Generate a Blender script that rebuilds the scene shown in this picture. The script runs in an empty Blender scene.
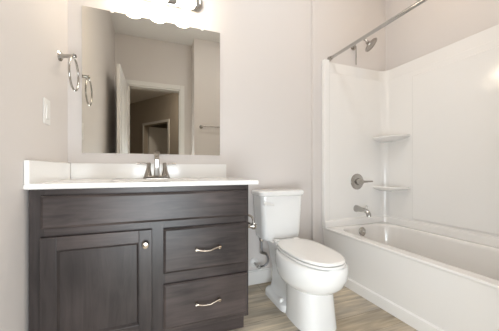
import bpy, bmesh, math, random
from mathutils import Vector, Matrix
random.seed(7)
S = bpy.context.scene
COL = S.collection

# ------------------------------------------------------------ camera, world, exposure
cam_d = bpy.data.cameras.new('camera')
cam = bpy.data.objects.new('camera', cam_d); COL.objects.link(cam)
cam_d.sensor_width = 36.0
cam_d.lens = 36.0 * 252.69 / 499.0
cam_d.clip_start = 0.02
cam_d.shift_y = 4.0 / 499.0
cam.location = (0.473, -1.803, 0.880)
cam.rotation_euler = (math.pi / 2, 0, -0.3673)
S.camera = cam
W = bpy.data.worlds.new('world'); S.world = W; W.use_nodes = True
W.node_tree.nodes['Background'].inputs[0].default_value = (0.9, 0.93, 1.0, 1)
W.node_tree.nodes['Background'].inputs[1].default_value = 0.3
S.view_settings.view_transform = 'Standard'
S.view_settings.look = 'None'
S.view_settings.gamma = 1.0
S.view_settings.use_curve_mapping = False
S.view_settings.exposure = 1.5
VANITY_GLOW = 6.5        # radiance of the frosted shades over the mirror
CEILING_GLOW = 9.5      # radiance of the ceiling dome in the bathroom
HALL_GLOW = 50.0         # radiance of the hall dome

# added area fill light, set low in the open doorway behind the camera
al = bpy.data.lights.new('doorway_fill', 'AREA'); al.shape = 'RECTANGLE'; al.size = 0.62; al.size_y = 0.85
al.energy = 8.6; al.color = (0.88, 0.95, 1.0)
alo = bpy.data.objects.new('doorway_fill', al); COL.objects.link(alo)
alo.location = (0.525, -2.10, 0.50); alo.rotation_euler = (math.radians(90), 0, 0)

# ------------------------------------------------------------ materials
def mat(name, col, rough=0.5, metal=0.0, coat=0.0, spec=0.5):
    m = bpy.data.materials.new(name); m.use_nodes = True
    b = m.node_tree.nodes['Principled BSDF']
    b.inputs['Base Color'].default_value = (*col, 1)
    b.inputs['Roughness'].default_value = rough
    b.inputs['Metallic'].default_value = metal
    b.inputs['Coat Weight'].default_value = coat
    b.inputs['Coat Roughness'].default_value = 0.05
    b.inputs['Specular IOR Level'].default_value = spec
    return m
def nodes(m): return m.node_tree.nodes, m.node_tree.links, m.node_tree.nodes['Principled BSDF']
def paint(name, col, rough=0.6, bump=0.03, scale=220.0):
    m = mat(name, col, rough, spec=0.3); N, L, b = nodes(m)
    tc = N.new('ShaderNodeTexCoord'); n = N.new('ShaderNodeTexNoise'); n.inputs['Scale'].default_value = scale
    bp = N.new('ShaderNodeBump'); bp.inputs['Strength'].default_value = bump; bp.inputs['Distance'].default_value = 0.002
    L.new(tc.outputs['Object'], n.inputs['Vector']); L.new(n.outputs['Fac'], bp.inputs['Height']); L.new(bp.outputs['Normal'], b.inputs['Normal'])
    return m
def wood(name, axis, dark, light):
    m = mat(name, dark, 0.34, spec=0.34); N, L, b = nodes(m)
    tc = N.new('ShaderNodeTexCoord'); mp = N.new('ShaderNodeMapping')
    sc = [1.0, 1.0, 1.0]
    for i in range(3): sc[i] = 2.2 if i == axis else 20.0
    mp.inputs['Scale'].default_value = sc
    n = N.new('ShaderNodeTexNoise'); n.inputs['Scale'].default_value = 1.6; n.inputs['Detail'].default_value = 7; n.inputs['Roughness'].default_value = 0.62; n.inputs['Distortion'].default_value = 0.9
    n2 = N.new('ShaderNodeTexNoise'); n2.inputs['Scale'].default_value = 3.0; n2.inputs['Detail'].default_value = 3
    mx = N.new('ShaderNodeMath'); mx.operation = 'MULTIPLY_ADD'; mx.inputs[1].default_value = 0.6
    r = N.new('ShaderNodeValToRGB'); r.color_ramp.elements[0].position = 0.50; r.color_ramp.elements[1].position = 0.98
    r.color_ramp.elements[0].color = (*dark, 1); r.color_ramp.elements[1].color = (*light, 1)
    bp = N.new('ShaderNodeBump'); bp.inputs['Strength'].default_value = 0.12; bp.inputs['Distance'].default_value = 0.001
    L.new(tc.outputs['Object'], mp.inputs['Vector']); L.new(mp.outputs['Vector'], n.inputs['Vector']); L.new(tc.outputs['Object'], n2.inputs['Vector'])
    L.new(n.outputs['Fac'], mx.inputs[0]); 
    m2 = N.new('ShaderNodeMath'); m2.operation = 'MULTIPLY'; m2.inputs[1].default_value = 0.75
    L.new(n2.outputs['Fac'], m2.inputs[0]); L.new(m2.outputs[0], mx.inputs[2])
    L.new(mx.outputs[0], r.inputs['Fac']); L.new(r.outputs['Color'], b.inputs['Base Color'])
    L.new(n.outputs['Fac'], bp.inputs['Height']); L.new(bp.outputs['Normal'], b.inputs['Normal'])
    return m
def planks(name):
    m = mat(name, (0.3, 0.26, 0.2), 0.42, spec=0.4); N, L, b = nodes(m)
    tc = N.new('ShaderNodeTexCoord')
    br = N.new('ShaderNodeTexBrick'); br.offset = 0.37; br.inputs['Scale'].default_value = 1.0
    br.inputs['Brick Width'].default_value = 1.22; br.inputs['Row Height'].default_value = 0.152
    br.inputs['Mortar Size'].default_value = 0.0011; br.inputs['Mortar Smooth'].default_value = 0.3; br.inputs['Bias'].default_value = 0.0
    br.inputs['Color1'].default_value = (0.47, 0.41, 0.32, 1); br.inputs['Color2'].default_value = (0.66, 0.60, 0.50, 1); br.inputs['Mortar'].default_value = (0.16, 0.13, 0.10, 1)
    mp = N.new('ShaderNodeMapping'); mp.inputs['Scale'].default_value = (2.0, 26.0, 1.0)
    n = N.new('ShaderNodeTexNoise'); n.inputs['Scale'].default_value = 1.5; n.inputs['Detail'].default_value = 8; n.inputs['Roughness'].default_value = 0.6; n.inputs['Distortion'].default_value = 0.6
    r = N.new('ShaderNodeValToRGB'); r.color_ramp.elements[0].position = 0.30; r.color_ramp.elements[1].position = 0.72
    r.color_ramp.elements[0].color = (0.56, 0.54, 0.51, 1); r.color_ramp.elements[1].color = (1.25, 1.23, 1.19, 1)
    mpb = N.new('ShaderNodeMapping'); mpb.inputs['Scale'].default_value = (1.6, 6.0, 1.0)
    nb = N.new('ShaderNodeTexNoise'); nb.inputs['Scale'].default_value = 2.0; nb.inputs['Detail'].default_value = 2
    rb = N.new('ShaderNodeValToRGB'); rb.color_ramp.elements[0].position = 0.35; rb.color_ramp.elements[1].position = 0.68
    rb.color_ramp.elements[0].color = (0.74, 0.74, 0.76, 1); rb.color_ramp.elements[1].color = (1.16, 1.12, 1.06, 1)
    x1 = N.new('ShaderNodeMixRGB'); x1.blend_type = 'MULTIPLY'; x1.inputs[0].default_value = 0.85
    x2 = N.new('ShaderNodeMixRGB'); x2.blend_type = 'MULTIPLY'; x2.inputs[0].default_value = 1.0
    for o, i in ((mp, n), (mpb, nb)): L.new(tc.outputs['Object'], o.inputs['Vector']); L.new(o.outputs['Vector'], i.inputs['Vector'])
    L.new(tc.outputs['Object'], br.inputs['Vector']); L.new(n.outputs['Fac'], r.inputs['Fac']); L.new(nb.outputs['Fac'], rb.inputs['Fac'])
    L.new(br.outputs['Color'], x1.inputs[1]); L.new(r.outputs['Color'], x1.inputs[2])
    L.new(x1.outputs[0], x2.inputs[1]); L.new(rb.outputs['Color'], x2.inputs[2]); L.new(x2.outputs[0], b.inputs['Base Color'])
    bp = N.new('ShaderNodeBump'); bp.inputs['Strength'].default_value = 0.08; bp.inputs['Distance'].default_value = 0.001
    L.new(n.outputs['Fac'], bp.inputs['Height']); L.new(bp.outputs['Normal'], b.inputs['Normal'])
    return m
def glow(name, col, s):
    m = bpy.data.materials.new(name); m.use_nodes = True; N = m.node_tree.nodes; L = m.node_tree.links
    N.remove(N['Principled BSDF']); e = N.new('ShaderNodeEmission'); e.inputs[0].default_value = (*col, 1); e.inputs[1].default_value = s
    L.new(e.outputs[0], N['Material Output'].inputs[0]); return m
M = dict(
    wall=paint('greige_paint', (0.70, 0.662, 0.638)),
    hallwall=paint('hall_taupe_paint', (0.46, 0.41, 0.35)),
    ceil=paint('ceiling_paint', (0.84, 0.83, 0.82), 0.8, 0.05, 160),
    trim=mat('white_trim_paint', (0.80, 0.79, 0.77), 0.35),
    acrylic=mat('tub_acrylic', (0.86, 0.843, 0.82), 0.11, coat=0.3),
    china=mat('toilet_china', (0.86, 0.86, 0.85), 0.10, coat=0.4),
    seat=mat('seat_plastic', (0.87, 0.86, 0.84), 0.22),
    marble=mat('cultured_marble', (0.89, 0.885, 0.87), 0.14, coat=0.3),
    chrome=mat('chrome', (0.48, 0.47, 0.45), 0.10, 1.0),
    nickel=mat('brushed_nickel', (0.45, 0.43, 0.40), 0.22, 1.0),
    faucet=mat('polished_nickel', (0.40, 0.375, 0.345), 0.14, 1.0),
    pull=mat('satin_nickel_pulls', (0.52, 0.46, 0.39), 0.22, 1.0),
    mirror=mat('mirror_silver', (0.74, 0.725, 0.675), 0.0, 1.0),
    woodx=wood('espresso_wood_horizontal', 0, (0.024, 0.0195, 0.019), (0.105, 0.083, 0.078)),
    woodz=wood('espresso_wood_vertical', 2, (0.027, 0.0225, 0.0215), (0.074, 0.060, 0.058)),
    carcase=mat('cabinet_dark_board', (0.045, 0.036, 0.034), 0.5),  # plain dark brown board
    floor=planks('vinyl_planks'),
    plastic=mat('white_plastic', (0.83, 0.82, 0.80), 0.3),
    dark=mat('dark_slot', (0.03, 0.03, 0.03), 0.6),
    hose=mat('braided_hose', (0.33, 0.33, 0.34), 0.4, 0.8),
    shade=glow('lit_frosted_glass', (1.0, 0.87, 0.70), VANITY_GLOW),
    dome=glow('lit_ceiling_dome', (0.97, 0.985, 1.0), CEILING_GLOW),
    downlight=glow('lit_warm_downlight', (1.0, 0.72, 0.44), 24.0),
    halldome=glow('lit_hall_dome', (1.0, 0.88, 0.74), HALL_GLOW),
)

# ------------------------------------------------------------ helpers
def root_loc(o):
    v = Vector((0, 0, 0))
    while o is not None: v += o.location; o = o.parent
    return v
def obj(name, bm, m, parent=None, smooth=35):
    bmesh.ops.recalc_face_normals(bm, faces=bm.faces[:])
    if parent is not None: bmesh.ops.translate(bm, verts=bm.verts[:], vec=-root_loc(parent))
    me = bpy.data.meshes.new(name); bm.to_mesh(me); bm.free()
    me.materials.append(m)
    if smooth:
        for p in me.polygons: p.use_smooth = True
        me.set_sharp_from_angle(angle=math.radians(smooth))
    o = bpy.data.objects.new(name, me); COL.objects.link(o)
    if smooth:
        wn = o.modifiers.new('weighted_normal', 'WEIGHTED_NORMAL'); wn.keep_sharp = True; wn.weight = 80
    if parent is not None: o.parent = parent
    return o
def thing(name, label, cat, loc, group=None):
    o = bpy.data.objects.new(name, None); o.empty_display_size = 0.05; COL.objects.link(o); o.location = loc
    o['label'] = label; o['category'] = cat
    if group: o['group'] = group
    return o
def struct(name, bm, m, parent=None, smooth=35):
    o = obj(name, bm, m, parent, smooth)
    if parent is None: o['kind'] = 'structure'
    return o
def new(): return bmesh.new()
def box(bm, x0, x1, y0, y1, z0, z1, bev=0.0, seg=2):
    r = bmesh.ops.create_cube(bm, size=1.0); vs = r['verts']
    for v in vs:
        v.co = Vector((x0 + (v.co.x + .5) * (x1 - x0), y0 + (v.co.y + .5) * (y1 - y0), z0 + (v.co.z + .5) * (z1 - z0)))
    if bev:
        es = list({e for v in vs for e in v.link_edges})
        bmesh.ops.bevel(bm, geom=es, offset=bev, segments=seg, profile=0.5, affect='EDGES')
    return bm
def B(*a, **k): return box(new(), *a, **k)
def loft(bm, rings, cap0=True, cap1=True):
    rs = [[bm.verts.new(p) for p in r] for r in rings]
    n = len(rs[0])
    for a, b in zip(rs, rs[1:]):
        for i in range(n): bm.faces.new((a[i], a[(i + 1) % n], b[(i + 1) % n], b[i]))
    if cap0: bm.faces.new(rs[0][::-1])
    if cap1: bm.faces.new(rs[-1])
    return bm
def rrect(x0, x1, y0, y1, r, z, n=6):
    out = []
    for cx, cy, a0 in ((x1 - r, y1 - r, 0), (x0 + r, y1 - r, 90), (x0 + r, y0 + r, 180), (x1 - r, y0 + r, 270)):
        for i in range(n + 1):
            a = math.radians(a0 + 90 * i / n); out.append((cx + r * math.cos(a), cy + r * math.sin(a), z))
    return out
def egg(cx, yc, hw, front, back, z, e=2.0, n=48, eb=None):
    out = []
    for i in range(n):
        t = 2 * math.pi * i / n; c, s = math.cos(t), math.sin(t)
        k = (eb or e) if s > 0 else e
        f = lambda v: math.copysign(abs(v) ** (2.0 / k), v)
        out.append((cx + hw * f(c), yc + (back if s > 0 else front) * f(s), z))
    return out
def tube(bm, pts, r, n=14, caps=True, closed=False):
    pts = [Vector(p) for p in pts]; rr = r if isinstance(r, (list, tuple)) else [r] * len(pts)
    rings = []; prev = None; m = len(pts)
    for i, p in enumerate(pts):
        a = pts[(i - 1) % m] if (closed or i > 0) else p; b = pts[(i + 1) % m] if (closed or i < m - 1) else p
        t = (b - a).normalized()
        if prev is None:
            u = t.orthogonal().normalized()
        else:
            u = (prev - t * prev.dot(t)).normalized()
        prev = u; v = t.cross(u)
        rings.append([p + (u * math.cos(2 * math.pi * k / n) + v * math.sin(2 * math.pi * k / n)) * rr[i] for k in range(n)])
    if closed: return loft(bm, rings + [rings[0]], False, False)
    return loft(bm, rings, caps, caps)
def spline(pts, n=8):
    P = [Vector(p) for p in pts]; out = []
    for i in range(len(P) - 1):
        p0 = P[max(i - 1, 0)]; p1 = P[i]; p2 = P[i + 1]; p3 = P[min(i + 2, len(P) - 1)]
        for k in range(n):
            t = k / n
            out.append(0.5 * ((2 * p1) + (p2 - p0) * t + (2 * p0 - 5 * p1 + 4 * p2 - p3) * t * t + (3 * p1 - p0 - 3 * p2 + p3) * t ** 3))
    return out + [P[-1]]
def lathe(bm, prof, origin, axis, n=32, caps=True):
    """prof = [(radius, distance along axis)]"""
    ax = Vector(axis).normalized(); u = ax.orthogonal().normalized(); v = ax.cross(u); o = Vector(origin)
    return loft(bm, [[o + ax * d + (u * math.cos(2 * math.pi * k / n) + v * math.sin(2 * math.pi * k / n)) * max(r, 1e-4) for k in range(n)] for r, d in prof], caps, caps)

# ------------------------------------------------------------ room shell
CH = 2.743          # ceiling height
XA = 1.805          # tub apron face
XR = 2.535          # long wall of the tub alcove
YP = -0.03          # plumbing wall, furred out a little from the mirror wall
YD = -2.08          # door wall
struct('floor', B(-0.1, 2.66, -2.2, 0.1, -0.1, 0), M['floor'])
struct('ceiling', B(-0.1, 2.66, -2.2, 0.1, CH, CH + 0.1), M['ceil'])
struct('wall_left', B(-0.1, 0, -2.2, 0.1, 0, CH), M['wall'])
struct('wall_back', B(0, 1.722, 0, 0.1, 0, CH), M['wall'])
struct('wall_plumbing', B(1.722, 2.635, YP, 0.1, 0, CH, bev=0.006), M['wall'])
struct('wall_right', B(XR, XR + 0.1, -1.57, YP, 0, CH), M['wall'])
struct('wall_alcove', B(XA, 2.635, -1.83, -1.57, 0, CH, bev=0.005), M['wall'])
struct('wall_rear', B(1.025, 2.635, -2.2, -1.832, 0, CH, bev=0.005), M['wall'])
bm = new(); DX0, DX1, DZ = 0.158, 0.862, 2.06
box(bm, 0, DX0, YD - 0.12, YD, 0, CH); box(bm, DX1, 1.025, YD - 0.12, YD, 0, CH); box(bm, DX0, DX1, YD - 0.12, YD, DZ, CH)
struct('wall_door', bm, M['wall'])
struct('baseboard_back', box(B(0.955, 1.795, -0.014, 0, 0, 0.098, bev=0.002), 0.955, 1.795, -0.009, 0, 0.098, 0.109, bev=0.003), M['trim'])
# door casing in the rear wall (seen in the mirror)
bm = new()
for (x0, x1, z0, z1) in ((DX0 - 0.058, DX0, 0, DZ + 0.062), (DX1, DX1 + 0.058, 0, DZ + 0.062), (DX0, DX1, DZ, DZ + 0.062)):
    box(bm, x0, x1, YD, YD + 0.016, z0, z1, bev=0.004)
    box(bm, x0, x1, YD - 0.136, YD - 0.12, z0, z1, bev=0.004)
for (x0, x1, z0, z1) in ((DX0, DX0 + 0.016, 0, DZ), (DX1 - 0.016, DX1, 0, DZ), (DX0, DX1, DZ - 0.016, DZ)):
    box(bm, x0, x1, YD - 0.12, YD + 0.001, z0, z1)
struct('trim_1', bm, M['trim'])
# open door leaf, swung in along the left wall
def leaf(name, hinge, length, ang, h, m, t=0.035):
    bm = new(); box(bm, 0, length, -t / 2, t / 2, 0.012, h, bev=0.002)
    for z0, z1 in ((0.22, 0.85), (1.02, h - 0.14)):
        for s in (-1, 1):
            y0, y1 = sorted((s * (t / 2 - 0.001), s * (t / 2 + 0.006)))
            for a, b_ in ((0.10, length / 2 - 0.04), (length / 2 + 0.04, length - 0.10)):
                box(bm, a, b_, y0, y1, z0, z1, bev=0.005)
    bmesh.ops.transform(bm, matrix=Matrix.Translation(hinge) @ Matrix.Rotation(ang, 4, 'Z'), verts=bm.verts[:])
    return struct(name, bm, m)
hx, hy, ha = 0.140, YD + 0.03, math.radians(91.2)
d1 = leaf('door_1', (hx, hy, 0), 0.72, ha, 2.045, M['trim'])
bm = new()
k = Matrix.Translation((hx, hy, 0)) @ Matrix.Rotation(ha, 4, 'Z')
for s in (-1, 1):
    p = k @ Vector((0.66, s * 0.023, 0.95)); d = (k.to_3x3() @ Vector((0, s, 0)))
    lathe(bm, [(0.0, 0), (0.03, 0), (0.03, 0.006), (0.011, 0.012), (0.011, 0.03), (0.024, 0.036), (0.026, 0.048), (0.016, 0.058), (0, 0.06)], p, d)
obj('door_knob', bm, M['nickel'], d1)
# hall beyond the doorway, seen only through the mirror
HH = CH
struct('floor_hall', B(-2.2, 3.0, -8.0, -2.2, -0.1, 0), M['floor'])
struct('ceiling_hall', B(-2.2, 3.0, -8.0, -2.2, HH, HH + 0.1), M['ceil'])
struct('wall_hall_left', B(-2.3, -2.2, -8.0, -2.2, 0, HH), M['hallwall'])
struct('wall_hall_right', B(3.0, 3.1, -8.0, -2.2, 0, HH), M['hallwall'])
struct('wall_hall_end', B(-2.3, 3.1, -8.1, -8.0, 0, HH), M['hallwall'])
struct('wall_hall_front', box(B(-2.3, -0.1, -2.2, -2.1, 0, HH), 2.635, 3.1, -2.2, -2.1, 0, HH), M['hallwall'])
HP = Vector((0.55, -5.16, 0)); HA = math.atan2(1.24, 0.861)
HM = Matrix.Translation(HP) @ Matrix.Rotation(HA, 4, 'Z')     # local x runs along the angled hall wall, local +y away from the bathroom's left
def hall(bm): bmesh.ops.transform(bm, matrix=HM, verts=bm.verts[:]); return bm
ow = 0.50
bm = new(); box(bm, -3.0, -ow, -0.12, 0, 0, HH); box(bm, ow, 1.35, -0.12, 0, 0, HH); box(bm, -ow, ow, -0.12, 0, DZ, HH)
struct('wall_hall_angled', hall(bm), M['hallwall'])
bm = new()
for yy0, yy1 in ((0, 0.016), (-0.136, -0.12)):
    for a, b_, z0, z1 in ((-ow - 0.06, -ow, 0, DZ + 0.06), (ow, ow + 0.06, 0, DZ + 0.06), (-ow, ow, DZ, DZ + 0.06)): box(bm, a, b_, yy0, yy1, z0, z1, bev=0.003)
struct('trim_2', hall(bm), M['trim'])

# the room behind the hall door: an open leaf, a brown wall and a lit beige wall
M['beige'] = paint('beige_paint', (0.72, 0.58, 0.40))
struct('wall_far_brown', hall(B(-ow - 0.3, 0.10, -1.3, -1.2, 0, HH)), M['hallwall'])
struct('wall_far_beige', hall(B(0.10, ow + 0.3, -0.60, -0.50, 0, HH)), M['beige'])
d2 = leaf('door_2', tuple(HM @ Vector((-ow + 0.03, -0.13, 0))), 0.74, HA - math.radians(72), 2.045, M['trim'])
obj('door_knob', lathe(new(), [(0, 0), (0.03, 0), (0.03, 0.006), (0.012, 0.012), (0.012, 0.03), (0.026, 0.04), (0.02, 0.058), (0, 0.06)], HM @ Vector((-ow + 0.03, -0.13, 0.95)) + Matrix.Rotation(HA - math.radians(72), 3, 'Z') @ Vector((0.67, 0.02, 0)), Matrix.Rotation(HA - math.radians(72), 3, 'Z') @ Vector((0, 1, 0))), M['nickel'], d2)

# ------------------------------------------------------------ lamps
def ceiling_dome(loc, r, m, label):
    t = thing('ceiling_light', label, 'ceiling light', loc)
    x, y, z = loc
    obj('base', lathe(new(), [(0, 0), (r + .02, 0), (r + .02, 0.018), (r, 0.024)], (x, y, z), (0, 0, -1), 48), M['nickel'], t)
    obj('diffuser', lathe(new(), [(r, 0.022)] + [(r * math.cos(a), 0.022 + r * 0.42 * math.sin(a)) for a in [math.radians(d) for d in range(10, 91, 10)]], (x, y, z), (0, 0, -1), 48), m, t)
    return t
ceiling_dome((1.30, -0.85, CH), 0.17, M['dome'], 'round frosted flush ceiling light over the bathroom floor')
ceiling_dome((1.15, -3.6, HH), 0.13, M['halldome'], 'round frosted ceiling light in the hall beyond the doorway')

dl = thing('recessed_downlight', 'warm round recessed downlight in the ceiling over the bathtub', 'ceiling light', (2.15, -0.80, CH))
obj('trim_ring', lathe(new(), [(0.068, 0), (0.095, 0), (0.095, 0.004), (0.072, 0.010), (0.068, 0.006), (0.068, 0)], (2.15, -0.80, CH), (0, 0, -1), 40, caps=False), M['trim'], dl)
obj('lens', lathe(new(), [(0, 0), (0.068, 0), (0.068, 0.004), (0, 0.005)], (2.15, -0.80, CH), (0, 0, -1), 40), M['downlight'], dl)

vl = thing('vanity_light', 'three-shade vanity light on a chrome back plate above the mirror', 'vanity light', (0.51, 0, 1.985))
bm = loft(new(), [[(x, y, z) for x, z, _ in rrect(xa, xb, za, zb, rr, 0, 8)] for y, xa, xb, za, zb, rr in
      ((-0.0005, 0.215, 0.805, 1.985, 2.105, 0.055), (-0.016, 0.215, 0.805, 1.985, 2.105, 0.055), (-0.026, 0.225, 0.795, 1.995, 2.095, 0.048), (-0.030, 0.24, 0.78, 2.01, 2.08, 0.034))])
obj('back_plate', bm, M['chrome'], vl)
for sx in (0.352, 0.512, 0.682):
    a = obj('arm', tube(new(), spline([(sx, -0.028, 2.045), (sx, -0.075, 2.085), (sx, -0.115, 2.115), (sx, -0.122, 2.095)], 6), 0.009), M['chrome'], vl)
    obj('fitter', lathe(new(), [(0, 0), (0.018, 0), (0.030, 0.012), (0.032, 0.03), (0, 0.03)], (sx, -0.122, 2.101), (0, 0, -1)), M['chrome'], vl)
    obj('lamp_shade', lathe(new(), [(0.030, 0.0), (0.040, 0.02), (0.050, 0.06), (0.057, 0.10), (0.060, 0.122), (0.052, 0.134), (0.0, 0.142)], (sx, -0.122, 2.085), (0, 0, -1), 40), M['shade'], vl)

# ------------------------------------------------------------ mirror
mr = thing('mirror', 'large frameless rectangular mirror on the wall above the sink', 'mirror', (0.504, 0, 0.98))
obj('glass', B(0.074, 0.934, -0.006, -0.0005, 0.982, 1.877, bev=0.001, seg=1), M['mirror'], mr, smooth=0)
for cx_, cz_, s in ((0.236, 1.877, 1), (0.804, 1.877, 1)):
    z0, z1 = sorted((cz_ + s * 0.012, cz_ - s * 0.010))
    obj('clip', box(B(cx_ - .009, cx_ + .009, -0.010, -0.0062, z0, z1, bev=0.0015), cx_ - .009, cx_ + .009, -0.0095, -0.0005, *sorted((cz_ + s * 0.001, cz_ + s * 0.012)), bev=0.001), M['plastic'], mr)

# ------------------------------------------------------------ vanity cabinet
VX0, VX1, VF, VT = 0.010, 0.953, -0.5385, 0.800
va = thing('vanity_cabinet', 'dark espresso wood vanity with one door and two drawers', 'vanity cabinet', (0.485, -0.27, 0))
bm = new()
box(bm, VX0, VX0 + 0.016, VF + 0.019, -0.002, 0.10, VT - 0.001); box(bm, VX1 - 0.016, VX1, VF + 0.019, -0.002, 0.10, VT - 0.001)
box(bm, VX0 + 0.016, VX1 - 0.016, VF + 0.019, -0.002, 0.10, 0.116); box(bm, VX0 + 0.016, VX1 - 0.016, -0.012, -0.002, 0.116, VT - 0.001)
obj('carcase', bm, M['woodz'], va)
bm = new()
for x0, x1 in ((VX0, 0.062), (0.463, 0.530), (0.932, VX1)): obj('face_stile', B(x0, x1, VF, VF + 0.019, 0.10, VT - 0.001, bev=0.0008, seg=1), M['woodz'], va)
bm = new()
for x0, x1, z0, z1 in ((0.062, 0.932, 0.762, VT - 0.002), (0.062, 0.932, 0.592, 0.648), (0.530, 0.932, 0.330, 0.398), (0.062, 0.932, 0.10, 0.136)):
    obj('face_rail', B(x0, x1, VF + 0.0004, VF + 0.019, z0, z1, bev=0.0006, seg=1), M['woodx'], va)
obj('toe_kick', B(VX0, VX1 - 0.004, -0.475, -0.457, 0, 0.10), M['woodx'], va)
FF = VF - 0.020
def slab(name, x0, x1, z0, z1):
    """drawer style front: flat field with a wide chamfered edge"""
    rings = []
    for y, i in ((VF - 0.0006, 0.0), (FF + 0.007, 0.0), (FF + 0.002, 0.006), (FF, 0.011)):
        rings.append([(x0 + i, y, z0 + i), (x1 - i, y, z0 + i), (x1 - i, y, z1 - i), (x0 + i, y, z1 - i)])
    return obj(name, loft(new(), rings), M['woodx'], va, smooth=20)
slab('false_front', 0.053, 0.943, 0.637, 0.773)
def pull(dr, cz_):
    x0, x1 = 0.674, 0.785; y = FF
    bm = new()
    pts = spline([(x0 - 0.006, y - 0.024, cz_ - 0.002), (x0 + 0.004, y - 0.026, cz_), (x0 + 0.03, y - 0.028, cz_ - 0.006), (x0 + 0.061, y - 0.029, cz_ - 0.007), (x1 - 0.03, y - 0.028, cz_ - 0.001), (x1 - 0.004, y - 0.026, cz_ + 0.005), (x1 + 0.006, y - 0.024, cz_ + 0.004)], 6)
    m_ = len(pts); tube(bm, pts, [0.0055 - 0.0015 * math.sin(math.pi * i / (m_ - 1)) for i in range(m_)])
    for px_ in (x0, x1): lathe(bm, [(0, 0), (0.008, 0), (0.006, 0.005), (0.0045, 0.012), (0.006, 0.026), (0, 0.027)], (px_, y, cz_), (0, -1, 0), 16)
    obj('handle', bm, M['pull'], dr)
pull(slab('drawer', 0.522, 0.940, 0.389, 0.602), 0.493)
pull(slab('drawer', 0.522, 0.940, 0.126, 0.338), 0.231)
# recessed-panel door
DX = (0.052, 0.472, 0.122, 0.604); st = 0.056
bm = new(); a0, a1, c0, c1 = DX[0] + st, DX[1] - st, DX[2] + st, DX[3] - st
loft(bm, [[(a0 + i, y, c0 + i), (a1 - i, y, c0 + i), (a1 - i, y, c1 - i), (a0 + i, y, c1 - i)] for y, i in ((VF - 0.001, -0.002), (FF + 0.003, -0.002), (FF + 0.003, 0.001), (FF + 0.012, 0.009), (FF + 0.0125, 0.012))])
dr = obj('cabinet_door', bm, M['woodz'], va, smooth=20)
for x0, x1 in ((DX[0], DX[0] + st), (DX[1] - st, DX[1])): obj('door_stile', B(x0, x1, FF, VF - 0.0006, DX[2], DX[3], bev=0.003), M['woodz'], dr)
for z0, z1 in ((DX[2], DX[2] + st), (DX[3] - st, DX[3])): obj('door_rail', B(DX[0] + st - 0.001, DX[1] - st + 0.001, FF + 0.0003, VF - 0.0006, z0, z1, bev=0.003), M['woodx'], dr)
obj('knob', lathe(new(), [(0, 0), (0.008, 0), (0.006, 0.006), (0.006, 0.012), (0.013, 0.017), (0.0155, 0.022), (0.013, 0.027), (0, 0.030)], (0.444, FF, 0.540), (0, -1, 0), 28), M['pull'], dr)

# ------------------------------------------------------------ countertop with basin, faucet
CT, CF, CR = 0.8225, -0.560, 1.003
ct = thing('vanity_countertop', 'white cultured marble vanity top with splash edges and oval basin', 'countertop', (0.5, -0.28, VT))
bm = new(); bx, by = 0.50, -0.315
def matched(hx_, hy_, z, e):
    out = []
    for i in range(64):
        t = 2 * math.pi * i / 64; c, s = math.cos(t), math.sin(t)
        f = lambda v: math.copysign(abs(v) ** (2 / e), v)
        out.append((bx + hx_ * f(c), by + hy_ * f(s), z))
    return out
def rect_match(i, z, x0=0.001, x1=CR, y0=CF, y1=-0.001):
    out = []
    for k_ in range(64):
        t = 2 * math.pi * k_ / 64; c, s = math.cos(t), math.sin(t)
        q = max(abs(c), abs(s)); c, s = c / q, s / q
        out.append((max(x0 + i, min(x1 - i, bx + (x1 - bx if c > 0 else bx - x0) * c)), max(y0 + i, min(y1 - i, by + (y1 - by if s > 0 else by - y0) * s)), z))
    return out
loft(bm, [rect_match(0.10, VT), rect_match(0.004, VT), rect_match(0, VT + 0.004), rect_match(0, CT - 0.004), rect_match(0.004, CT), matched(0.225, 0.165, CT, 2.0), matched(0.215, 0.155, CT - 0.006, 2.0), matched(0.19, 0.135, CT - 0.06, 2.0), matched(0.13, 0.09, CT - 0.115, 2), matched(0.03, 0.025, CT - 0.13, 2)], cap0=False)
obj('slab', bm, M['marble'], ct)
obj('back_splash', B(0.0195, 0.978, -0.021, -0.001, CT - 0.001, 0.918, bev=0.003), M['marble'], ct)
obj('side_splash', B(0.001, 0.0195, CF + 0.001, -0.001, CT - 0.001, 0.918, bev=0.003), M['marble'], ct)
obj('drain', lathe(new(), [(0, 0), (0.022, 0), (0.022, 0.004), (0.012, 0.007), (0, 0.007)], (bx, by, CT - 0.130), (0, 0, 1)), M['chrome'], ct)

fa = thing('faucet', 'chrome two-handle centerset faucet behind the basin', 'faucet', (0.50, -0.10, CT))
fy = -0.095
bm = new(); loft(bm, [rrect(0.50 - a, 0.50 + a, fy - b_, fy + b_, b_ * 0.7, z) for a, b_, z in ((0.080, 0.027, CT - 0.0005), (0.080, 0.027, CT + 0.010), (0.074, 0.023, CT + 0.017), (0.066, 0.018, CT + 0.020))])
obj('base', bm, M['faucet'], fa)
bm = new()
def frame_ring(c, t, w, h):
    c = Vector(c); t = Vector(t).normalized(); u = Vector((1, 0, 0)); v = t.cross(u)
    return [c + u * a + v * b_ for a, b_ in [(p[0], p[1]) for p in rrect(-w, w, -h, h, min(w, h) * 0.45, 0, 3)]]
path = [((0.5, fy, CT + 0.015), (0, 0, 1), 0.019, 0.017), ((0.5, fy, CT + 0.06), (0, 0, 1), 0.0155, 0.014), ((0.5, fy - 0.002, CT + 0.115), (0, -0.1, 1), 0.0145, 0.012), ((0.5, fy - 0.010, CT + 0.145), (0, -0.6, 1), 0.0145, 0.011), ((0.5, fy - 0.032, CT + 0.162), (0, -1, 0.25), 0.0145, 0.009), ((0.5, fy - 0.075, CT + 0.160), (0, -1, -0.25), 0.0145, 0.008), ((0.5, fy - 0.105, CT + 0.148), (0, -1, -0.5), 0.014, 0.007)]
loft(bm, [frame_ring(*p) for p in path]); obj('spout', bm, M['faucet'], fa)
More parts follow.
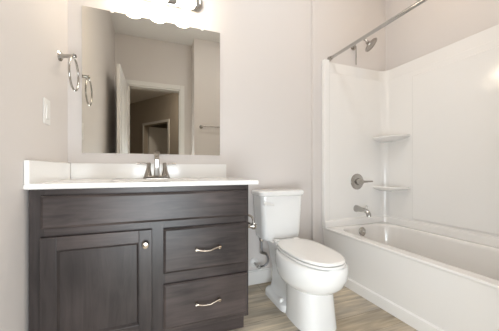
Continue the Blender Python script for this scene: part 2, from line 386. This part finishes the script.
for s in (-1, 1):
    bm = new(); x = 0.5 + s * 0.052
    lathe(bm, [(0, 0), (0.024, 0), (0.021, 0.012), (0.014, 0.04), (0.012, 0.062), (0.013, 0.075), (0.010, 0.084), (0, 0.086)], (x, fy, CT + 0.016), (-s * 0.06, 0, 1), 24)
    h = obj('handle', bm, M['faucet'], fa)
    x2 = x - s * 0.004
    obj('lever', tube(new(), [(x2 - s * 0.006, fy, CT + 0.090), (x2 + s * 0.02, fy - 0.001, CT + 0.092), (x2 + s * 0.068, fy - 0.003, CT + 0.094)], [0.0075, 0.0065, 0.005]), M['faucet'], h)

# ------------------------------------------------------------ toilet
TX = 1.328
to = thing('toilet', 'white two-piece toilet with closed lid between vanity and bathtub', 'toilet', (TX, -0.40, 0))
bm = new()
# bowl
loft(bm, [egg(TX + .010, -0.50, .09, .13, .12, 0.190), egg(TX + .010, -0.50, .118, .178, .15, 0.208, 2.1), egg(TX + .010, -0.51, .150, .226, .18, 0.234, 2.1), egg(TX + .010, -0.52, .173, .252, .21, 0.268, 2.1), egg(TX + .010, -0.525, .180, .266, .225, 0.312, 2.15), egg(TX + .010, -0.525, .180, .270, .235, 0.350, 2.2), egg(TX + .010, -0.525, .173, .268, .24, 0.378, 2.2), egg(TX + .010, -0.525, .160, .260, .235, 0.388, 2.2)])
# pedestal column under the bowl
loft(bm, [egg(TX + .014, -0.54, .120, .160, .16, 0.0, 3.0), egg(TX + .014, -0.54, .118, .158, .155, 0.02, 3.0), egg(TX + .013, -0.54, .113, .150, .15, 0.09, 3.0), egg(TX + .010, -0.54, .110, .142, .15, 0.18, 3.0), egg(TX + .010, -0.54, .112, .150, .155, 0.250, 2.8)])
# foot and trapway towards the wall
loft(bm, [rrect(TX - .112, TX + .112, -0.46, -0.115, .07, 0.0), rrect(TX - .112, TX + .112, -0.46, -0.115, .07, 0.026), rrect(TX - .106, TX + .106, -0.46, -0.120, .07, 0.038), rrect(TX - .092, TX + .092, -0.46, -0.130, .06, 0.044), rrect(TX - .072, TX + .072, -0.46, -0.14, .05, 0.056), rrect(TX - .062, TX + .062, -0.46, -0.14, .05, 0.10), rrect(TX - .062, TX + .062, -0.46, -0.14, .05, 0.20), rrect(TX - .076, TX + .076, -0.46, -0.13, .05, 0.28), rrect(TX - .085, TX + .085, -0.42, -0.13, .05, 0.345), rrect(TX - .095, TX + .095, -0.40, -0.125, .05, 0.372), rrect(TX - .095, TX + .095, -0.40, -0.125, .05, 0.394)])
obj('bowl', bm, M['china'], to, smooth=50)
bm = new(); loft(bm, [egg(TX + .006, -0.525, 0.141, 0.260, .225, 0.3885, 2.4, eb=3.0), egg(TX + .006, -0.525, 0.149, 0.268, .232, 0.392, 2.4, eb=3.0), egg(TX + .006, -0.525, 0.149, 0.268, .232, 0.399, 2.4, eb=3.0), egg(TX + .006, -0.525, 0.145, 0.264, .228, 0.403, 2.4, eb=3.0)])
obj('seat', bm, M['seat'], to)
bm = new(); loft(bm, [egg(TX + .006, -0.525, 0.141, 0.260, .222, 0.4055, 2.4, eb=3.0), egg(TX + .006, -0.525, 0.147, 0.266, .228, 0.409, 2.4, eb=3.0), egg(TX + .006, -0.525, 0.146, 0.265, .227, 0.417, 2.4, eb=3.0), egg(TX + .006, -0.525, 0.139, 0.258, .220, 0.423, 2.4, eb=3.0), egg(TX + .006, -0.525, .11, .18, .16, 0.427, 2.15, eb=2.5), egg(TX + .006, -0.525, .03, .05, .05, 0.428, 2.1)])
obj('lid', bm, M['seat'], to)
for s in (-1, 1): obj('hinge', box(new(), TX + s * .075 - .022, TX + s * .075 + .022, -0.305, -0.268, 0.392, 0.420, bev=0.006), M['seat'], to)
bm = new()
loft(bm, [rrect(1.200, 1.476, -0.190, -0.035, .035, 0.376), rrect(1.188, 1.486, -0.200, -0.028, .04, 0.390), rrect(1.183, 1.490, -0.203, -0.026, .04, 0.43), rrect(1.168, 1.499, -0.214, -0.022, .04, 0.66), rrect(1.167, 1.500, -0.215, -0.022, .04, 0.708)])
tk = obj('tank', bm, M['china'], to)
bm = new(); loft(bm, [rrect(1.162, 1.504, -0.220, -0.018, .042, 0.704), rrect(1.153, 1.513, -0.229, -0.014, .045, 0.712), rrect(1.151, 1.515, -0.231, -0.013, .045, 0.732), rrect(1.157, 1.509, -0.226, -0.016, .045, 0.741), rrect(1.175, 1.490, -0.208, -0.030, .04, 0.745)])
obj('tank_lid', bm, M['china'], to)
bm = new(); lathe(bm, [(0, 0), (0.015, 0), (0.013, 0.010), (0, 0.012)], (1.192, -0.212, 0.655), (0, -1, 0), 20)
tube(bm, [(1.184, -0.227, 0.656), (1.215, -0.231, 0.653), (1.250, -0.229, 0.646)], [0.0085, 0.0075, 0.006])
obj('flush_lever', bm, M['plastic'], tk)
for s in (-1, 1): obj('bolt_cap', lathe(new(), [(0.017, 0), (0.016, 0.012), (0.010, 0.020), (0, 0.022)], (TX + s * .088, -0.37, 0.040), (0, 0, 1), 20), M['plastic'], to)

for o in to.children:
    if o.name.split('.')[0] in ('seat', 'lid'): o.data.transform(Matrix.Translation((0.003, 0, 0)) @ Matrix.Diagonal((0.945, 0.972, 0.970, 1)))
    elif o.name.split('.')[0] in ('bowl', 'hinge'): o.data.transform(Matrix.Diagonal((0.985, 0.975, 0.972, 1)))
    elif o.name.split('.')[0] in ('tank', 'tank_lid'):
        o.data.transform(Matrix.Translation((0.010, 0, -0.013 if o.name.startswith('tank_lid') else 0)) @ (Matrix.Identity(4) if o.name.startswith('tank_lid') else Matrix.Translation((0, 0, 0.376 * 0.04)) @ Matrix.Diagonal((1, 1, 0.96, 1))))
        for c in o.children: c.location += Vector((0.010, 0, -0.012))

# supply stop and hose
sv = thing('toilet_supply_valve', 'chrome shut-off valve and looped hose feeding the toilet tank', 'shut-off valve', (1.206, 0, 0.158))
obj('escutcheon', lathe(new(), [(0, 0), (0.036, 0), (0.034, 0.008), (0.020, 0.016), (0.012, 0.018), (0, 0.018)], (1.202, -0.0005, 0.165), (0, -1, 0)), M['plastic'], sv)
bm = new(); tube(bm, [(1.202, -0.016, 0.165), (1.206, -0.070, 0.160)], 0.009); lathe(bm, [(0, 0), (0.014, 0), (0.014, 0.03), (0, 0.03)], (1.206, -0.062, 0.160), (0, -1, 0), 20)
tube(bm, [(1.206, -0.078, 0.160), (1.238, -0.078, 0.158)], 0.008)
obj('valve_body', bm, M['chrome'], sv)
bm = new(); loft(bm, [egg(1.206, 0, .015, .009, .009, 0, n=24), egg(1.206, 0, .015, .009, .009, .010, n=24)])
for v in bm.verts: v.co = Vector((v.co.x, -0.093 - v.co.z, 0.160 + v.co.y))
obj('valve_handle', bm, M['chrome'], sv)
obj('hose', tube(new(), spline([(1.238, -0.078, 0.158), (1.258, -0.078, 0.160), (1.278, -0.082, 0.178), (1.285, -0.086, 0.207), (1.276, -0.088, 0.235), (1.262, -0.09, 0.252), (1.236, -0.09, 0.268), (1.229, -0.09, 0.300), (1.228, -0.09, 0.355)], 8), 0.0075), M['hose'], sv)
obj('hose_ferrule', lathe(new(), [(0, 0), (0.011, 0), (0.012, 0.01), (0.012, 0.046), (0, 0.046)], (1.262, -0.09, 0.252), (-0.9, 0, 0.42), 16), M['nickel'], sv)
obj('coupling_nut', lathe(new(), [(0, 0), (0.016, 0), (0.018, 0.012), (0.018, 0.024), (0, 0.024)], (1.228, -0.09, 0.351), (0, 0, 1), 8), M['nickel'], sv, smooth=20)

# toilet paper holder on the vanity's side
tp = thing('toilet_paper_holder', 'chrome toilet paper holder on the vanity side by the tank', 'paper holder', (VX1, -0.40, 0.58))
for yy in (-0.455, -0.315):
    bm = new(); lathe(bm, [(0, 0), (0.024, 0), (0.022, 0.006), (0.011, 0.014), (0.010, 0.040), (0.014, 0.048), (0.020, 0.058), (0.020, 0.070), (0.012, 0.080), (0, 0.082)], (VX1 - 0.0003, yy, 0.556), (1, 0, 0), 24)
    p = obj('post', bm, M['chrome'], tp)
    obj('finial', tube(new(), spline([(VX1 + 0.012, yy, 0.572), (VX1 + 0.016, yy, 0.612), (VX1 + 0.03, yy, 0.620), (VX1 + 0.055, yy, 0.606), (VX1 + 0.064, yy, 0.572)], 6), [0.006] * 25), M['chrome'], p)
obj('spindle', tube(new(), [(VX1 + 0.065, -0.45, 0.556), (VX1 + 0.065, -0.32, 0.556)], 0.008), M['chrome'], tp)

# ------------------------------------------------------------ bathtub and surround
tb = thing('bathtub', 'white alcove bathtub with plain apron along the right side', 'bathtub', (2.16, -0.80, 0))
X0, X1, Y0, Y1 = XA, XR - 0.002, -1.568, YP - 0.001
bm = new(); n_ = 8
TL = 0.012
loft(bm, [rrect(X0 + .022, X1, Y0, Y1, .006, 0.0, n_), rrect(X0 + .022, X1, Y0, Y1, .006, 0.066, n_), rrect(X0 + .033, X1, Y0, Y1, .006, 0.074, n_), rrect(X0 + .010, X1, Y0, Y1, .006, 0.362 + TL, n_), rrect(X0 + .002, X1, Y0, Y1, .006, 0.374 + TL, n_), rrect(X0 + .000, X1, Y0, Y1, .008, 0.380 + TL, n_), rrect(X0 + .003, X1 - .002, Y0 + .002, Y1 - .002, .012, 0.386 + TL, n_), rrect(X0 + .014, X1 - .01, Y0 + .01, Y1 - .01, .02, 0.388 + TL, n_),
     rrect(X0 + .062, X1 - .100, Y0 + .11, Y1 - .075, .16, 0.388 + TL, n_), rrect(X0 + .076, X1 - .112, Y0 + .122, Y1 - .087, .16, 0.382 + TL, n_), rrect(X0 + .084, X1 - .120, Y0 + .132, Y1 - .094, .16, 0.365 + TL, n_), rrect(X0 + .105, X1 - .14, Y0 + .20, Y1 - .125, .15, 0.20, n_), rrect(X0 + .125, X1 - .16, Y0 + .27, Y1 - .155, .14, 0.10, n_), rrect(X0 + .17, X1 - .20, Y0 + .33, Y1 - .22, .12, 0.075, n_)])
obj('shell', bm, M['acrylic'], tb, smooth=50)
oy = Y1 - 0.100
obj('overflow_plate', lathe(new(), [(0, -0.01), (0.036, -0.008), (0.036, 0.004), (0.030, 0.010), (0.010, 0.011), (0.006, 0.008), (0, 0.008)], (2.150, oy - 0.002, 0.350), (0, -1, 0.14), 32), M['nickel'], tb)
obj('drain', lathe(new(), [(0, 0), (0.032, 0), (0.030, 0.005), (0, 0.004)], (2.165, -0.42, 0.0752), (0, 0, 1)), M['nickel'], tb)

su = thing('tub_surround', 'glossy white three-wall shower surround above the bathtub', 'shower surround', (2.16, -0.80, 0.39))
ZT, ZB = 1.795, 0.401
XI, YI = 2.488, -0.060       # inner faces
def corner_path(i, r, yend):
    """plan outline of the inner face: plumbing end, cove, long wall; i = offset into the tub"""
    pts = [(XA + 0.001, YI - i)]
    cx_, cy_ = XI - i - r, YI - i - r
    pts += [(cx_ + r * math.cos(a), cy_ + r * math.sin(a)) for a in [math.radians(90 - d) for d in range(0, 91, 9)]]
    pts += [(XI - i, yend)]
    return pts
def sweep(bm, prof, r, yend):
    """prof = closed list of (offset into the tub, z)"""
    cols = [[bm.verts.new((x, y, z)) for x, y in corner_path(i, max(r - i, 0.01), yend)] for i, z in prof]
    n = len(cols)
    for a in range(n):
        A, C_ = cols[a], cols[(a + 1) % n]
        for k_ in range(len(A) - 1): bm.faces.new((A[k_], A[k_ + 1], C_[k_ + 1], C_[k_]))
    bm.faces.new([c[0] for c in cols]); bm.faces.new([c[-1] for c in cols][::-1])
    return bm
YE = -1.566
bm = new()
b0 = -0.026
sweep(bm, [(b0, ZB), (0.028, ZB), (0.026, 0.437), (0.020, 0.450), (0.002, 0.458), (0.0, 0.47), (0.0, 1.694), (-0.003, 1.699), (-0.018, 1.703), (-0.019, 1.708), (-0.019, ZT - 0.004), (-0.021, ZT), (b0, ZT)], 0.06, YE)
obj('wall_panel', bm, M['acrylic'], su, smooth=40)
# raised flange at the room-side edge of the plumbing end, and the flat field of the long wall
obj('edge_flange', box(new(), XA - 0.001, XA + 0.052, YI - 0.014, YP - 0.002, ZB + 0.001, ZT + 0.003, bev=0.006, seg=3), M['acrylic'], su)
obj('back_panel', box(new(), XI - 0.009, XI + 0.02, -1.50, -0.335, 0.472, 1.652, bev=0.006, seg=3), M['acrylic'], su)
obj('end_panel', box(new(), XA + 0.001, XI - 0.02, -1.568, -1.535, ZB, ZT, bev=0.006, seg=3), M['acrylic'], su)
for zs in (1.175, 0.732):
    bm = new(); rings = []
    for k_, dz in ((0.30, -0.050), (0.62, -0.040), (0.90, -0.026), (1.0, -0.013), (0.995, -0.004), (0.96, 0.0), (0.90, -0.003)):
        r_ = [(XI + 0.012, YI + 0.012, zs + dz)]
        for d in range(0, 91, 6):
            a = math.radians(d); e = 0.62
            r_.append((XI + 0.012 - (0.145 * k_ + 0.012) * math.cos(a) ** e, YI + 0.012 - (0.255 * k_ + 0.012) * math.sin(a) ** e, zs + dz))
        rings.append(r_)
    loft(bm, rings); obj('corner_shelf', bm, M['acrylic'], su, smooth=50)

# valve, spout, shower head, rod
YW = YI
vv = thing('shower_valve', 'round chrome shower valve with lever handle above the tub spout', 'shower valve', (2.160, YW, 0.773))
obj('escutcheon', lathe(new(), [(0, 0), (0.070, 0), (0.070, 0.004), (0.060, 0.012), (0.030, 0.016), (0, 0.016)], (2.160, YW - 0.0005, 0.773), (0, -1, 0), 40), M['chrome'], vv)
bm = new(); lathe(bm, [(0, 0), (0.032, 0), (0.028, 0.03), (0.024, 0.045), (0, 0.048)], (2.160, YW - 0.014, 0.773), (0, -1, 0), 28)
tube(bm, [(2.175, YW - 0.045, 0.773), (2.21, YW - 0.055, 0.774), (2.272, YW - 0.066, 0.776)], [0.013, 0.009, 0.0065])
obj('handle', bm, M['nickel'], vv)
sp = thing('tub_spout', 'chrome tub spout with pull-up diverter below the round valve', 'tub spout', (2.15, YW, 0.53))
bm = new()
pth = [((2.15, YW - 0.0005, 0.537), 0.030), ((2.15, YW - 0.012, 0.537), 0.030), ((2.15, YW - 0.03, 0.537), 0.025), ((2.15, YW - 0.08, 0.535), 0.019), ((2.15, YW - 0.115, 0.530), 0.0185), ((2.15, YW - 0.135, 0.517), 0.0185), ((2.15, YW - 0.142, 0.500), 0.019), ((2.15, YW - 0.143, 0.488), 0.018)]
tube(bm, [p for p, r in pth], [r for p, r in pth], 20); obj('spout', bm, M['chrome'], sp)
obj('diverter', lathe(new(), [(0.004, 0), (0.004, 0.014), (0.009, 0.018), (0.008, 0.026), (0, 0.028)], (2.15, YW - 0.122, 0.550), (0, 0, 1), 16), M['chrome'], sp)

sh = thing('shower_fixture', 'small chrome shower head on a bent arm above the surround', 'shower', (2.155, YP, 1.965))
obj('flange', lathe(new(), [(0, 0), (0.030, 0), (0.026, 0.008), (0.012, 0.014), (0, 0.014)], (2.145, YP - 0.0005, 1.972), (0, -1, 0)), M['nickel'], sh)
obj('arm', tube(new(), spline([(2.145, YP - 0.004, 1.972), (2.148, YP - 0.045, 1.998), (2.165, YP - 0.10, 2.000), (2.183, YP - 0.132, 1.960)], 8), 0.0095), M['nickel'], sh)
hd = obj('spray_head', lathe(new(), [(0.0, -0.014), (0.013, -0.012), (0.016, 0.004), (0.022, 0.012), (0.042, 0.024), (0.058, 0.032), (0.062, 0.038), (0.060, 0.044), (0.052, 0.046), (0.048, 0.042), (0, 0.042)], (2.175, YP - 0.135, 1.955), (0.45, -0.55, -0.70), 36), M['nickel'], sh)
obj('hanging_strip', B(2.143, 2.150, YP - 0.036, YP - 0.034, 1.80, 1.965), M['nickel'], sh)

RZ, RX = 1.824, 1.885
rd = thing('shower_curtain_rod', 'straight chrome shower curtain rod across the tub opening', 'curtain rod', (RX, -0.8, RZ))
obj('rod', tube(new(), [(RX, YP - 0.004, RZ), (RX, -1.566, RZ)], 0.0125, 20), M['chrome'], rd)
for y, s in ((YP - 0.0005, -1), (-1.5695, 1)): obj('flange', lathe(new(), [(0, 0), (0.020, 0), (0.019, 0.010), (0.016, 0.020), (0.015, 0.035), (0, 0.035)], (RX, y, RZ), (0, s, 0), 28), M['nickel'], rd)

# ------------------------------------------------------------ small wall fittings
tr = thing('towel_ring', 'chrome towel ring on the left wall beside the mirror', 'towel ring', (0, -0.178, 1.49))
bm = new(); lathe(bm, [(0, 0), (0.027, 0), (0.027, 0.005), (0.014, 0.012), (0.010, 0.03), (0.011, 0.070), (0.014, 0.078), (0.010, 0.086), (0, 0.087)], (0.0012, -0.152, 1.497), (0.957, -0.29, 0), 28)
obj('post', bm, M['chrome'], tr)
cz_, rr_ = 1.399, 0.087
obj('ring', tube(new(), [(0.076, -0.178 + rr_ * math.sin(a), cz_ + rr_ * math.cos(a)) for a in [2 * math.pi * i / 48 for i in range(48)]], 0.0052, 12, closed=True), M['chrome'], tr)
sw = thing('light_switch', 'white rocker switch plate on the left wall below the towel ring', 'light switch', (0, -0.33, 1.155))
obj('plate', B(0.0005, 0.006, -0.367, -0.293, 1.096, 1.216, bev=0.002), M['plastic'], sw)
obj('rocker', B(0.005, 0.010, -0.347, -0.313, 1.123, 1.189, bev=0.002), M['plastic'], sw)
tw = thing('towel_bar', 'chrome towel bar on the rear wall reflected in the mirror', 'towel bar', (1.42, -1.832, 1.49))
for x in (1.125, 1.725):
    obj('post', lathe(new(), [(0, 0), (0.025, 0), (0.023, 0.006), (0.011, 0.014), (0.010, 0.055), (0.014, 0.062), (0.012, 0.074), (0, 0.075)], (x, -1.8315, 1.49), (0, 1, 0), 24), M['nickel'], tw)
obj('bar', tube(new(), [(1.120, -1.772, 1.49), (1.730, -1.772, 1.49)], 0.008), M['nickel'], tw)
